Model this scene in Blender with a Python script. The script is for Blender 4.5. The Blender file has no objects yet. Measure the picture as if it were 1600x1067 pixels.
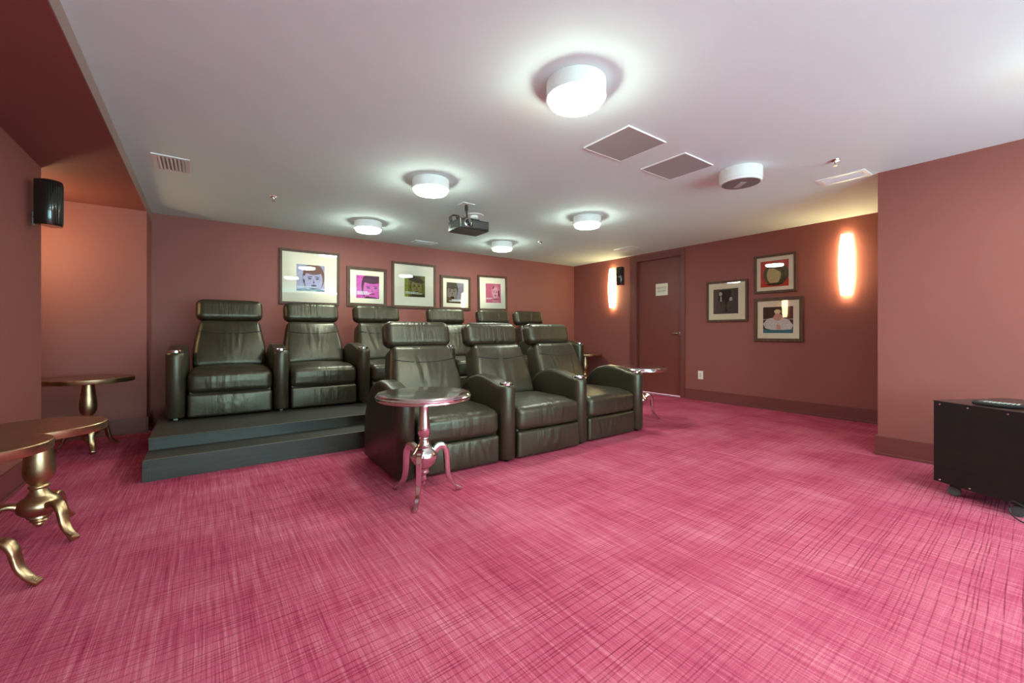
import bpy, bmesh, math, random
from mathutils import Vector, Matrix
random.seed(7)
C = bpy.context.scene.collection
PI = math.pi

# ------------------------------------------------------------------ camera
CAM_H = 1.07
cam_d = bpy.data.cameras.new('camera'); cam = bpy.data.objects.new('camera', cam_d); C.objects.link(cam)
cam.location = (0, 0, CAM_H)
cam.rotation_euler = (PI/2, 0, -math.radians(36.06))
cam_d.sensor_width = 36; cam_d.lens = 36*662/1600.0
cam_d.shift_y = -14/1600.0
cam_d.clip_start = 0.02
bpy.context.scene.camera = cam

# ------------------------------------------------------------------ world / exposure
S = bpy.context.scene
S.view_settings.view_transform = 'Standard'; S.view_settings.look = 'None'
S.view_settings.gamma = 1.0; S.view_settings.use_curve_mapping = False
S.view_settings.exposure = 1.4
w = bpy.data.worlds.new('world'); S.world = w; w.use_nodes = True
w.node_tree.nodes['Background'].inputs[0].default_value = (0.50, 0.90, 0.96, 1)
w.node_tree.nodes['Background'].inputs[1].default_value = 6.0
LAMP = 41.0        # diffuser emission
SCONCE = 8.5
FILL_UPLIGHT = 180.0
H = 2.473

# ------------------------------------------------------------------ materials
def mat(name, col, rough=0.6, metal=0.0, spec=0.5, emit=None, es=0.0, coat=0.0):
    m = bpy.data.materials.new(name); m.use_nodes = True
    b = m.node_tree.nodes['Principled BSDF']
    b.inputs['Base Color'].default_value = (*col, 1)
    b.inputs['Roughness'].default_value = rough
    b.inputs['Metallic'].default_value = metal
    b.inputs['Specular IOR Level'].default_value = spec
    b.inputs['Coat Weight'].default_value = coat
    if emit:
        b.inputs['Emission Color'].default_value = (*emit, 1); b.inputs['Emission Strength'].default_value = es
    return m
def srgb(r, g, b):
    f = lambda c: (c/255/12.92) if c/255 <= 0.04045 else ((c/255+0.055)/1.055)**2.4
    return (f(r), f(g), f(b))
def nd(m, t, **kw):
    n = m.node_tree.nodes.new(t)
    for k, v in kw.items(): setattr(n, k, v)
    return n
def lk(m, a, b): m.node_tree.links.new(a, b)
def bsdf(m): return m.node_tree.nodes['Principled BSDF']
def noise(m, vec, scale, detail=3, rough=0.5):
    n = nd(m, 'ShaderNodeTexNoise'); n.inputs['Scale'].default_value = scale
    n.inputs['Detail'].default_value = detail; n.inputs['Roughness'].default_value = rough
    if vec is not None: lk(m, vec, n.inputs['Vector'])
    return n.outputs['Fac']
def mapping(m, scale=(1,1,1), rot=(0,0,0), coord='Object', loc=(0,0,0)):
    tc = nd(m, 'ShaderNodeTexCoord'); mp = nd(m, 'ShaderNodeMapping')
    lk(m, tc.outputs[coord], mp.inputs['Vector'])
    mp.inputs['Scale'].default_value = scale; mp.inputs['Rotation'].default_value = rot; mp.inputs['Location'].default_value = loc
    return mp.outputs['Vector']
def math_n(m, op, a, b=None, clamp=False):
    n = nd(m, 'ShaderNodeMath', operation=op); n.use_clamp = clamp
    for i, v in enumerate((a, b)):
        if v is None: continue
        if isinstance(v, (int, float)): n.inputs[i].default_value = v
        else: lk(m, v, n.inputs[i])
    return n.outputs[0]
def ramp(m, fac, stops):
    r = nd(m, 'ShaderNodeValToRGB'); lk(m, fac, r.inputs['Fac'])
    e = r.color_ramp.elements
    while len(e) < len(stops): e.new(0.5)
    for el, (p, c) in zip(e, stops):
        el.position = p; el.color = (*c, 1) if len(c) == 3 else c
    return r.outputs['Color']
def bump(m, h, strength=0.3, dist=0.01):
    b = nd(m, 'ShaderNodeBump'); b.inputs['Strength'].default_value = strength; b.inputs['Distance'].default_value = dist
    lk(m, h, b.inputs['Height']); lk(m, b.outputs[0], bsdf(m).inputs['Normal'])

def wall_mat(name, c1, c2):
    m = mat(name, c1, 0.62, spec=0.35)
    v = mapping(m, (1,1,1))
    f = noise(m, v, 1.3, 4)
    lk(m, ramp(m, f, [(0.3, c1), (0.7, c2)]), bsdf(m).inputs['Base Color'])
    bump(m, noise(m, v, 260, 2), 0.08, 0.002)
    return m
M_WALL = wall_mat('maroon_wall_paint', (0.255, 0.075, 0.062), (0.270, 0.081, 0.067))
M_TRIM = mat('maroon_trim_paint', (0.165, 0.040, 0.036), 0.45)
M_DOOR = mat('maroon_door_paint', (0.180, 0.040, 0.030), 0.42)
bump(M_DOOR, noise(M_DOOR, mapping(M_DOOR), 120), 0.05, 0.002)
M_CEIL = mat('white_ceiling_paint', (0.74, 0.84, 0.83), 0.8, spec=0.2)
bump(M_CEIL, noise(M_CEIL, mapping(M_CEIL), 150), 0.06, 0.002)

# carpet: woven streaks in two directions
def carpet():
    m = mat('crimson_streaked_carpet', (0.5, 0.09, 0.14), 0.95, spec=0.04)
    th = math.radians(-3)
    vU = mapping(m, (0.9, 55, 1), (0, 0, th))       # streaks running along x'
    vU2 = mapping(m, (2.5, 160, 1), (0, 0, th))
    vV = mapping(m, (75, 1.6, 1), (0, 0, th))       # streaks along y'
    vV2 = mapping(m, (210, 4.5, 1), (0, 0, th))
    a = noise(m, vU, 1, 2); a2 = noise(m, vU2, 1, 2)
    b = noise(m, vV, 1, 3); b2 = noise(m, vV2, 1, 3)
    big = noise(m, mapping(m), 2.2, 4)
    s = math_n(m, 'ADD', math_n(m, 'MULTIPLY', b, 0.26), math_n(m, 'MULTIPLY', b2, 0.30))
    s = math_n(m, 'ADD', s, math_n(m, 'MULTIPLY', a, 0.02))
    s = math_n(m, 'ADD', s, math_n(m, 'MULTIPLY', a2, 0.16))
    s = math_n(m, 'ADD', s, math_n(m, 'MULTIPLY', big, 0.24))
    col = ramp(m, s, [(0.35, srgb(144, 40, 70)), (0.48, srgb(180, 76, 102)), (0.64, srgb(208, 122, 140))])
    # thin dark threads: grouped, slightly wandering lines along x', fainter ones along y'
    def threads(axis, period, offs, width, seed):
        v = mapping(m, (1, 1, 1), (0, 0, th)); sp = nd(m, 'ShaderNodeSeparateXYZ'); lk(m, v, sp.inputs[0])
        wob = noise(m, mapping(m, (0.9, 0.9, 1), (0, 0, th), loc=(seed, seed, 0)), 1, 3)
        c = math_n(m, 'ADD', sp.outputs[axis], math_n(m, 'MULTIPLY', wob, 0.03))
        out = None
        for k, o_ in enumerate(offs):
            f = math_n(m, 'FRACT', math_n(m, 'ADD', math_n(m, 'DIVIDE', c, period), o_+50.0))
            dd = math_n(m, 'MULTIPLY', math_n(m, 'ABSOLUTE', math_n(m, 'SUBTRACT', f, 0.5)), period/width)
            l = math_n(m, 'SUBTRACT', 1.25, dd, True)
            out = l if out is None else math_n(m, 'MAXIMUM', out, l)
        return out
    tu = threads(1, 0.172, (0, 0.27, 0.43, 0.53, 0.60, 0.76), 0.0030, 3.0)
    tv = threads(0, 0.31, (0.1, 0.32, 0.41, 0.77), 0.0026, 9.0)
    brk = math_n(m, 'SUBTRACT', math_n(m, 'MULTIPLY', noise(m, mapping(m, (9, 9, 1)), 1, 3), 2.6), 0.45, True)
    t = math_n(m, 'MAXIMUM', math_n(m, 'MULTIPLY', tu, 0.68), math_n(m, 'MULTIPLY', tv, 0.15))
    t = math_n(m, 'MULTIPLY', t, brk, True); t = math_n(m, 'MULTIPLY', t, math_n(m, 'SUBTRACT', math_n(m, 'MULTIPLY', noise(m, mapping(m, loc=(4, 1, 0)), 0.8, 2), 3.2), 0.85, True))
    mx = nd(m, 'ShaderNodeMix', data_type='RGBA'); lk(m, t, mx.inputs[0]); lk(m, col, mx.inputs[6]); mx.inputs[7].default_value = (*srgb(110, 14, 40), 1)
    fine = noise(m, mapping(m), 420, 2)
    mx2 = nd(m, 'ShaderNodeMix', data_type='RGBA', blend_type='MULTIPLY'); mx2.inputs[0].default_value = 0.5
    lk(m, mx.outputs[2], mx2.inputs[6]); lk(m, ramp(m, fine, [(0.3, (0.45, 0.45, 0.45)), (0.65, (1.4, 1.4, 1.4))]), mx2.inputs[7])
    lk(m, mx2.outputs[2], bsdf(m).inputs['Base Color'])
    bump(m, math_n(m, 'ADD', fine, math_n(m, 'MULTIPLY', b2, 0.7)), 0.5, 0.006)
    bsdf(m).inputs['Sheen Weight'].default_value = 0.0
    return m
M_CARPET = carpet()

def leather(name, wr=0.0, stretch=(22, 22, 2.2), base=(0.0240, 0.0182, 0.0115)):
    m = mat(name, base, 0.40, spec=0.75); bsdf(m).inputs['Specular Tint'].default_value = (1.0, 0.90, 0.72, 1)
    tc = nd(m, 'ShaderNodeTexCoord'); oi = nd(m, 'ShaderNodeObjectInfo')
    add = nd(m, 'ShaderNodeVectorMath', operation='ADD'); cx = nd(m, 'ShaderNodeCombineXYZ')
    lk(m, math_n(m, 'MULTIPLY', oi.outputs['Random'], 13.0), cx.inputs[0]); lk(m, tc.outputs['Object'], add.inputs[0]); lk(m, cx.outputs[0], add.inputs[1])
    grain = noise(m, add.outputs[0], 190, 3)
    h = math_n(m, 'MULTIPLY', grain, 0.10)
    soft = noise(m, add.outputs[0], 7, 2)
    h = math_n(m, 'ADD', h, math_n(m, 'MULTIPLY', soft, 0.5))
    if wr > 0:
        mp = nd(m, 'ShaderNodeMapping'); lk(m, add.outputs[0], mp.inputs['Vector']); mp.inputs['Scale'].default_value = stretch
        mp.inputs['Rotation'].default_value = (0, 0.12, 0)
        f = noise(m, mp.outputs[0], 1, 2)
        sx = nd(m, 'ShaderNodeSeparateXYZ'); lk(m, tc.outputs['Object'], sx.inputs[0])
        mask = math_n(m, 'SUBTRACT', 1.15, math_n(m, 'MULTIPLY', math_n(m, 'ABSOLUTE', sx.outputs[0]), 3.6), True)
        h = math_n(m, 'ADD', h, math_n(m, 'MULTIPLY', math_n(m, 'MULTIPLY', f, mask), wr))
    lk(m, ramp(m, soft, [(0.3, (base[0]*0.8, base[1]*0.8, base[2]*0.8)), (0.7, (base[0]*1.25, base[1]*1.25, base[2]*1.2))]), bsdf(m).inputs['Base Color'])
    lk(m, math_n(m, 'ADD', math_n(m, 'MULTIPLY', grain, 0.14), 0.29), bsdf(m).inputs['Roughness'])
    bump(m, h, 0.6, 0.014)
    return m
M_LEATHER = leather('black_leather')
M_LEATHER_W = leather('black_leather_gathered', 0.9)
M_LEATHER_B = leather('black_leather_back', 1.1, (9, 9, 3.0))
M_LEATHER_H = leather('black_leather_headrest', 0.8, (34, 34, 3.0))
M_SEAM = mat('dark_seam', (0.006, 0.006, 0.005), 0.7)
M_BLACK = mat('black_plastic', (0.012, 0.012, 0.012), 0.4)
M_GLOSS = mat('glossy_black', (0.010, 0.010, 0.009), 0.16, coat=0.5)
M_CHROME = mat('polished_chrome', (0.75, 0.74, 0.72), 0.13, 1.0)
M_SILVER = mat('polished_aluminium', (0.74, 0.76, 0.73), 0.14, 1.0)
lk(M_SILVER, math_n(M_SILVER, 'ADD', math_n(M_SILVER, 'MULTIPLY', noise(M_SILVER, mapping(M_SILVER), 14, 4), 0.16), 0.05), bsdf(M_SILVER).inputs['Roughness'])
M_BRASS = mat('antique_brass', (0.40, 0.30, 0.18), 0.34, 1.0)
lk(M_BRASS, ramp(M_BRASS, noise(M_BRASS, mapping(M_BRASS), 12, 4), [(0.3, (0.36, 0.23, 0.13)), (0.7, (0.60, 0.41, 0.24))]), bsdf(M_BRASS).inputs['Base Color'])
M_BRASS_TOP = mat('bronzed_tabletop', (0.20, 0.095, 0.055), 0.30, 0.75)
lk(M_BRASS_TOP, ramp(M_BRASS_TOP, noise(M_BRASS_TOP, mapping(M_BRASS_TOP), 5, 5), [(0.3, (0.17, 0.085, 0.042)), (0.7, (0.27, 0.14, 0.075))]), bsdf(M_BRASS_TOP).inputs['Base Color'])
M_STEP = mat('black_painted_plywood', (0.030, 0.032, 0.033), 0.5)
def _step():
    m = M_STEP; v = mapping(m, (1.2, 1.2, 14)); n = noise(m, v, 3, 4)
    v2 = mapping(m); sc = noise(m, v2, 38, 5)
    c = ramp(m, n, [(0.3, (0.022, 0.0185, 0.014)), (0.7, (0.036, 0.031, 0.025))])
    s = ramp(m, sc, [(0.72, (0, 0, 0)), (0.76, (1, 1, 1))])
    mx = nd(m, 'ShaderNodeMix', data_type='RGBA'); lk(m, s, mx.inputs[0]); lk(m, c, mx.inputs[6]); mx.inputs[7].default_value = (0.12, 0.11, 0.10, 1)
    lk(m, mx.outputs[2], bsdf(m).inputs['Base Color']); bump(m, n, 0.15, 0.004)
_step()
M_WHITE = mat('white_enamel', (0.80, 0.80, 0.80), 0.4)
M_SHADE = mat('lamp_white_band', (0.66, 0.68, 0.67), 0.5, emit=(0.93, 1.0, 0.97), es=0.06)
M_LAMP = mat('lit_lamp_diffuser', (0.9, 0.9, 0.9), 0.4, emit=(0.84, 1.0, 0.86), es=LAMP)
M_SCONCE = mat('lit_opal_glass', (0.9, 0.9, 0.9), 0.3, emit=(1, 0.84, 0.42), es=SCONCE)
M_GREY = mat('grey_metal', (0.36, 0.36, 0.36), 0.5)
M_GRILLE = mat('perforated_grey_grille', (0.40, 0.38, 0.37), 0.6)
M_CABLE = mat('black_rubber_cable', (0.01, 0.01, 0.01), 0.5)
M_FRAME = mat('dark_walnut_frame', (0.060, 0.030, 0.020), 0.5, spec=0.25)
lk(M_FRAME, ramp(M_FRAME, noise(M_FRAME, mapping(M_FRAME, (30, 30, 4)), 1, 4), [(0.3, (0.070, 0.032, 0.020)), (0.7, (0.12, 0.06, 0.038))]), bsdf(M_FRAME).inputs['Base Color'])
M_MAT = mat('cream_mat_board', (0.90, 0.76, 0.60), 0.9, spec=0.1)
M_PAPER = mat('cream_paper', (0.78, 0.70, 0.56), 0.8)
M_PLATE = mat('ivory_plastic', (0.80, 0.72, 0.66), 0.4)
M_DARKTXT = mat('grey_print', (0.20, 0.17, 0.13), 0.8)
def glass():
    m = bpy.data.materials.new('picture_glass'); m.use_nodes = True; nt = m.node_tree
    nt.nodes.remove(nt.nodes['Principled BSDF'])
    t = nt.nodes.new('ShaderNodeBsdfTransparent'); g = nt.nodes.new('ShaderNodeBsdfGlossy'); g.inputs['Roughness'].default_value = 0.015
    f = nt.nodes.new('ShaderNodeFresnel'); f.inputs['IOR'].default_value = 1.5
    mx = nt.nodes.new('ShaderNodeMixShader'); nt.links.new(f.outputs[0], mx.inputs[0]); nt.links.new(t.outputs[0], mx.inputs[1]); nt.links.new(g.outputs[0], mx.inputs[2])
    nt.links.new(mx.outputs[0], nt.nodes['Material Output'].inputs['Surface']); return m
M_GLASS = glass()

# ------------------------------------------------------------------ mesh helpers
def link(name, bm, m, parent=None, smooth=False, loc=None, rot=None):
    me = bpy.data.meshes.new(name); bmesh.ops.recalc_face_normals(bm, faces=bm.faces[:]); bm.to_mesh(me); bm.free()
    for mm in (m if isinstance(m, (list, tuple)) else [m]): me.materials.append(mm)
    if smooth:
        me.polygons.foreach_set('use_smooth', [True]*len(me.polygons))
        if smooth != 'all': me.set_sharp_from_angle(angle=math.radians(smooth if smooth > 1 else 40))
    o = bpy.data.objects.new(name, me); C.objects.link(o)
    if parent: o.parent = parent
    if loc: o.location = loc
    if rot: o.rotation_euler = rot
    return o
def thing(name, label, cat, loc=(0,0,0), rz=0, group=None):
    o = bpy.data.objects.new(name, None); C.objects.link(o); o.empty_display_size = 0.1
    o.location = loc; o.rotation_euler = (0, 0, rz); o['label'] = label; o['category'] = cat
    if group: o['group'] = group
    return o
def tag(o, label, cat, group=None):
    o['label'] = label; o['category'] = cat
    if group: o['group'] = group
    return o
def struct(o): o['kind'] = 'structure'; return o
def box(bm, x0, y0, z0, x1, y1, z1, mi=0, bev=0):
    vs = [bm.verts.new(p) for p in ((x0,y0,z0),(x1,y0,z0),(x1,y1,z0),(x0,y1,z0),(x0,y0,z1),(x1,y0,z1),(x1,y1,z1),(x0,y1,z1))]
    fs = [bm.faces.new([vs[i] for i in f]) for f in ((3,2,1,0),(4,5,6,7),(0,1,5,4),(1,2,6,5),(2,3,7,6),(3,0,4,7))]
    for f in fs: f.material_index = mi
    if bev:
        es = list({e for f in fs for e in f.edges})
        r = bmesh.ops.bevel(bm, geom=es, offset=bev, segments=3, affect='EDGES', profile=0.6)
        for f in r['faces']: f.material_index = mi
    return vs
def B(*a, **k): bm = bmesh.new(); box(bm, *a, **k); return bm
def lathe(bm, prof, seg=40, mi=0, c=(0,0), cap=True):
    rings = []
    for r, z in prof:
        if r < 1e-5: rings.append([bm.verts.new((c[0], c[1], z))])
        else: rings.append([bm.verts.new((c[0]+r*math.cos(2*PI*i/seg), c[1]+r*math.sin(2*PI*i/seg), z)) for i in range(seg)])
    for a, b in zip(rings, rings[1:]):
        for i in range(seg):
            j = (i+1) % seg
            if len(a) == 1 and len(b) == 1: continue
            if len(a) == 1: f = bm.faces.new((a[0], b[i], b[j]))
            elif len(b) == 1: f = bm.faces.new((a[i], b[0], a[j]))
            else: f = bm.faces.new((a[i], b[i], b[j], a[j]))
            f.material_index = mi
    if cap:
        for r in (rings[0], rings[-1]):
            if len(r) > 2: bm.faces.new(r).material_index = mi
    return bm
def tube(bm, pts, r, seg=8, mi=0, flat=None):
    """pts list of Vector; r float or list; flat=(a,b) elliptic scale (side, normal)"""
    pts = [Vector(p) for p in pts]; n = len(pts); rings = []
    for i, p in enumerate(pts):
        t = (pts[min(i+1, n-1)] - pts[max(i-1, 0)]).normalized()
        up = Vector((0,0,1)) if abs(t.z) < 0.95 else Vector((1,0,0))
        if flat: up = Vector(flat[2])
        s = t.cross(up).normalized(); u = s.cross(t).normalized()
        rr = r[i] if isinstance(r, (list, tuple)) else r
        fa, fb = (flat[0], flat[1]) if flat else (1, 1)
        rings.append([bm.verts.new(p + s*math.cos(2*PI*k/seg)*rr*fa + u*math.sin(2*PI*k/seg)*rr*fb) for k in range(seg)])
    for a, b in zip(rings, rings[1:]):
        for i in range(seg):
            j = (i+1) % seg; bm.faces.new((a[i], a[j], b[j], b[i])).material_index = mi
    for r_ in (rings[0], rings[-1]): bm.faces.new(r_).material_index = mi
    return bm
def spline(pts, n=6):
    P = [Vector(p) for p in pts]; P = [P[0]*2-P[1]] + P + [P[-1]*2-P[-2]]; out = []
    for i in range(1, len(P)-2):
        for k in range(n):
            t = k/n; a, b, c, d = P[i-1], P[i], P[i+1], P[i+2]
            out.append(0.5*((2*b) + (c-a)*t + (2*a-5*b+4*c-d)*t*t + (3*b-a-3*c+d)*t**3))
    out.append(P[-2]); return out
def rbox(w, d, h, r, n=14, fn=None, mi=0, bm=None):
    """rounded box centred on the origin, base surface dense enough to be shaped by fn(x,y,z)->(x,y,z)"""
    own = bm is None; bm = bm or bmesh.new()
    hx, hy, hz = w/2, d/2, h/2
    def ax(half, k):
        k = 2*k/n-1; e = math.copysign(1, k)*(1-(1-abs(k))**1.5); return half*e
    def mapp(p):
        q = Vector((max(-hx+r, min(hx-r, p[0])), max(-hy+r, min(hy-r, p[1])), max(-hz+r, min(hz-r, p[2]))))
        v = Vector(p)-q
        if v.length > 1e-9: q = q + v.normalized()*r
        return tuple(fn(*q)) if fn else tuple(q)
    for a, b, c, s in ((0,1,2,1),(0,1,2,-1),(0,2,1,1),(0,2,1,-1),(1,2,0,1),(1,2,0,-1)):
        hs = (hx, hy, hz); g = []
        for i in range(n+1):
            row = []
            for j in range(n+1):
                p = [0,0,0]; p[a] = ax(hs[a], i); p[b] = ax(hs[b], j); p[c] = s*hs[c]
                row.append(bm.verts.new(mapp(p)))
            g.append(row)
        for i in range(n):
            for j in range(n):
                bm.faces.new((g[i][j], g[i+1][j], g[i+1][j+1], g[i][j+1])).material_index = mi
    bmesh.ops.remove_doubles(bm, verts=bm.verts[:], dist=1e-5)
    return bm
def sm(a, b, x):
    t = max(0, min(1, (x-a)/(b-a))); return t*t*(3-2*t)
def interp(tab, x):
    if x <= tab[0][0]: return tab[0][1]
    for (a, fa), (b, fb) in zip(tab, tab[1:]):
        if x <= b:
            t = (x-a)/(b-a); t = t*t*(3-2*t)*0.35 + t*0.65
            return fa+(fb-fa)*t
    return tab[-1][1]

# ------------------------------------------------------------------ room shell
XL, XR, XP, XB, XA = -1.04, 6.362, 4.80, -0.494, -1.42     # left wall, right wall, pier wall, bulkhead face, alcove side wall
YB, YA, YP, YL, YR = 6.50, 6.00, 1.12, 4.91, -3.6         # back wall, alcove back, pier end, left wall end, rear
T = 0.12
ZS = 2.375
struct(link('floor', B(-1.7, YR-0.2, -0.1, 6.7, 6.8, 0), M_CARPET))
struct(link('ceiling', B(XB, YR-0.2, H, 6.6, 6.7, H+0.1), M_CEIL))
bm = bmesh.new(); box(bm, -1.7, YR-0.2, ZS, XB, YA+0.02, H+0.1); box(bm, -1.7, YA+0.02, ZS, XB+0.0, 6.7, H+0.1)
struct(link('trim_bulkhead', bm, M_WALL))
struct(link('wall_left', B(XL-0.5, YR-0.2, 0, XL, YL, ZS), M_WALL))
bm = bmesh.new(); box(bm, XA-T, YL, 0, XA, YA+T, ZS); struct(link('wall_alcove_side', bm, M_WALL))
bm = bmesh.new(); box(bm, XA, YA, 0, XB, YB+T, ZS); struct(link('wall_alcove_back', bm, M_WALL))
struct(link('wall_back', B(XB, YB, 0, XR+T, YB+T, H), M_WALL))
DY0, DY1, DZ = 4.00, 4.90, 2.36
bm = bmesh.new(); box(bm, XR, YP-T, 0, XR+T, DY0, H); box(bm, XR, DY1, 0, XR+T, YB, H); box(bm, XR, DY0, DZ, XR+T, DY1, H)
struct(link('wall_right', bm, M_WALL))
struct(link('wall_pier', B(XP, YR-0.2, 0, XR+T, YP, H), M_WALL))
WX0, WX1, WZ0, WZ1 = -0.6, 4.5, 0.15, 1.95  # unseen rear window, added so world light fills the room
bm = bmesh.new(); box(bm, XL, YR-T, 0, WX0, YR, H); box(bm, WX1, YR-T, 0, XP, YR, H); box(bm, WX0, YR-T, 0, WX1, YR, WZ0); box(bm, WX0, YR-T, WZ1, WX1, YR, H)
struct(link('wall_rear', bm, M_WALL))
bm = bmesh.new()
for k in range(4): xx = WX0+(WX1-WX0)*k/3; box(bm, xx-0.03, YR-0.09, WZ0, xx+0.03, YR-0.03, WZ1)
box(bm, WX0, YR-0.09, WZ0, WX1, YR-0.03, WZ0+0.05); box(bm, WX0, YR-0.09, WZ1-0.05, WX1, YR-0.03, WZ1)
struct(link('fill_window_1', bm, M_WHITE))
def skirt(name, x0, y0, x1, y1, nx, ny, h=0.165, t=0.016):
    """baseboard with a small shoe moulding, wall line from (x0,y0) to (x1,y1), room side (nx,ny)"""
    bm = bmesh.new()
    for tt, hh in ((t, h), (t+0.014, 0.022)):
        xs = sorted((x0, x1, x0+nx*tt, x1+nx*tt)); ys = sorted((y0, y1, y0+ny*tt, y1+ny*tt))
        box(bm, xs[0], ys[0], 0, xs[-1], ys[-1], hh, bev=0.003)
    return struct(link(name, bm, M_TRIM))
skirt('baseboard_left', XL, YR, XL, YL, 1, 0)
skirt('baseboard_alcove', XA, YA, XB, YA, 0, -1)
skirt('baseboard_right', XR, YP, XR, DY0-0.075, -1, 0)
skirt('baseboard_corner', XR, DY1+0.13, XR, YB, -1, 0)
skirt('baseboard_pier', XP, YR, XP, YP+0.016, -1, 0)
skirt('baseboard_pier_end', XP, YP, XR, YP, 0, 1)
skirt('baseboard_alcove_end', XB, YA-0.016, XB, YB, 1, 0)
struct(link('trim_bulkhead_shading', B(XB-0.002, YR, ZS-0.001, XB+0.003, YB, H), mat('bulkhead_shading_tone', (0.30, 0.20, 0.175), 0.6)))  # added strip; greyer, lighter shading of the wall paint put into its colour

# door
bm = bmesh.new(); box(bm, XR+0.055, DY0, 0.012, XR+0.10, DY1, DZ, bev=0.002)
dr = struct(link('door_1', bm, M_DOOR))
bm = bmesh.new()
tube(bm, [(XR+0.055, 4.06, 1.055), (XR-0.01, 4.06, 1.055)], 0.011, 12)
tube(bm, spline([(XR-0.01, 4.055, 1.055), (XR-0.012, 4.09, 1.057), (XR-0.008, 4.17, 1.050)], 5), 0.010, 10)
lathe(bm, [(0, 0), (0.027, 0), (0.027, 0.008), (0, 0.008)], 24)
vs = [v for v in bm.verts if abs(v.co.x) < 0.1 and abs(v.co.y) < 0.1]
bmesh.ops.transform(bm, matrix=Matrix.Translation((XR+0.055, 4.06, 1.055)) @ Matrix.Rotation(-PI/2, 4, 'Y'), verts=vs)
link('door_handle', bm, M_CHROME, dr, smooth=40)
bm = bmesh.new()
for y0, y1, z0, z1 in ((DY0-0.07, DY0, 0, DZ+0.085), (DY1, DY1+0.13, 0, DZ+0.085), (DY0, DY1, DZ, DZ+0.085)):
    box(bm, XR-0.018, y0, z0, XR+0.0, y1, z1, bev=0.003)
box(bm, XR-0.010, DY0-0.001, 0, XR+0.055, DY0+0.012, DZ); box(bm, XR-0.010, DY1-0.02, 0, XR+0.055, DY1+0.001, DZ); box(bm, XR-0.010, DY0, DZ-0.015, XR+0.055, DY1, DZ+0.001)
struct(link('trim_door_frame', bm, M_TRIM))
struct(link('trim_threshold', B(XR-0.03, DY0+0.012, 0, XR+0.06, DY1-0.02, 0.008, bev=0.002), mat('threshold_aluminium', (0.6, 0.5, 0.48), 0.4, 0.6)))

# ------------------------------------------------------------------ carpeted riser platform (black)
PX0, PX1, PY0, PY1, PZ = -0.345, 5.36, 3.985, 4.31, 0.25
pl = thing('stepped_platform', 'long black plywood platform with a step, carrying the back row of recliners', 'platform', (0, 0, 0))
bm = bmesh.new(); box(bm, PX0, PY1, 0, PX1, YB-0.03, PZ, bev=0.003); link('platform_deck', bm, M_STEP, pl)
bm = bmesh.new(); box(bm, PX0-0.004, PY0, 0, PX1, PY1-0.0005, 0.155, bev=0.003); link('step', bm, M_STEP, pl)
link('nosing', B(PX0-0.006, PY1-0.022, PZ, PX1, PY1+0.002, PZ+0.0006), mat('nosing_highlight', (0.11, 0.10, 0.09), 0.4), pl)  # edge highlights of deck and step put into a lighter strip colour
link('nosing', B(PX0-0.006, PY0-0.006, 0.155, PX1, PY0+0.02, 0.1556), bpy.data.materials['nosing_highlight'], pl)
bm = bmesh.new(); box(bm, PX0-0.008, PY0-0.004, 0, PX0+0.035, PY0+0.03, 0.150)
for z in (0.10, 0.113): box(bm, PX0-0.004, PY0-0.010, z, PX0+0.028, PY0-0.003, z+0.005)
link('corner_block', bm, M_STEP, pl)

# ------------------------------------------------------------------ recliners
ARM_Z = [(0, 0.630), (0.12, 0.640), (0.22, 0.664), (0.33, 0.688), (0.45, 0.695), (0.56, 0.670), (0.64, 0.630), (0.72, 0.555), (0.79, 0.43), (0.84, 0.30)]
def arm_mesh(aw=0.148, L=0.82):
    bm = bmesh.new(); hw = aw/2; pts = []
    nf = 14; ny = 30
    # right side from back to front, round front, left side to the back (symmetric in x)
    side = [(hw, L - (L-hw)*i/ny) for i in range(ny)]
    front = [(hw*math.cos(a), hw - hw*0.95*math.sin(a)) for a in [PI*k/nf for k in range(nf+1)]]
    pts = side + front + [(-x, y) for x, y in reversed(side)]
    n = len(pts); rings = []
    levels = [(0.0, 0.010), (0.015, 0.0), (0.35, 0), (0.8, 0), (0.93, 0.0)]
    z0 = 0.022
    prof = [(z0, 0.008, 0), (z0+0.012, 0, 0), (0, 0, 0.04), (0, 0.003, 0.018), (0, 0.009, 0.008), (0, 0.019, 0.002), (0, 0.030, 0.0)]
    for zf, ins, dz in prof:
        ring = []
        for x, y in pts:
            s = (hw-ins)/hw
            px = x*s; py = hw + (y-hw)*s if y < hw else min(y, L-ins*0.6)
            zt = interp(ARM_Z, max(0, py))
            z = zf if zf > 0 else zt - dz
            ring.append(bm.verts.new((px, py, z)))
        rings.append(ring)
    for a, b in zip(rings, rings[1:]):
        for i in range(n-1): bm.faces.new((a[i], a[i+1], b[i+1], b[i]))
        bm.faces.new((a[n-1], a[0], b[0], b[n-1]))
    for r in (rings[0], rings[-1]):
        for i in range(n//2-1):
            q = [r[i], r[i+1], r[n-2-i], r[n-1-i]]
            if len({v.index if v.index >= 0 else id(v) for v in q}) == 4:
                try: bm.faces.new(q)
                except ValueError: pass
    return bm
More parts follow.
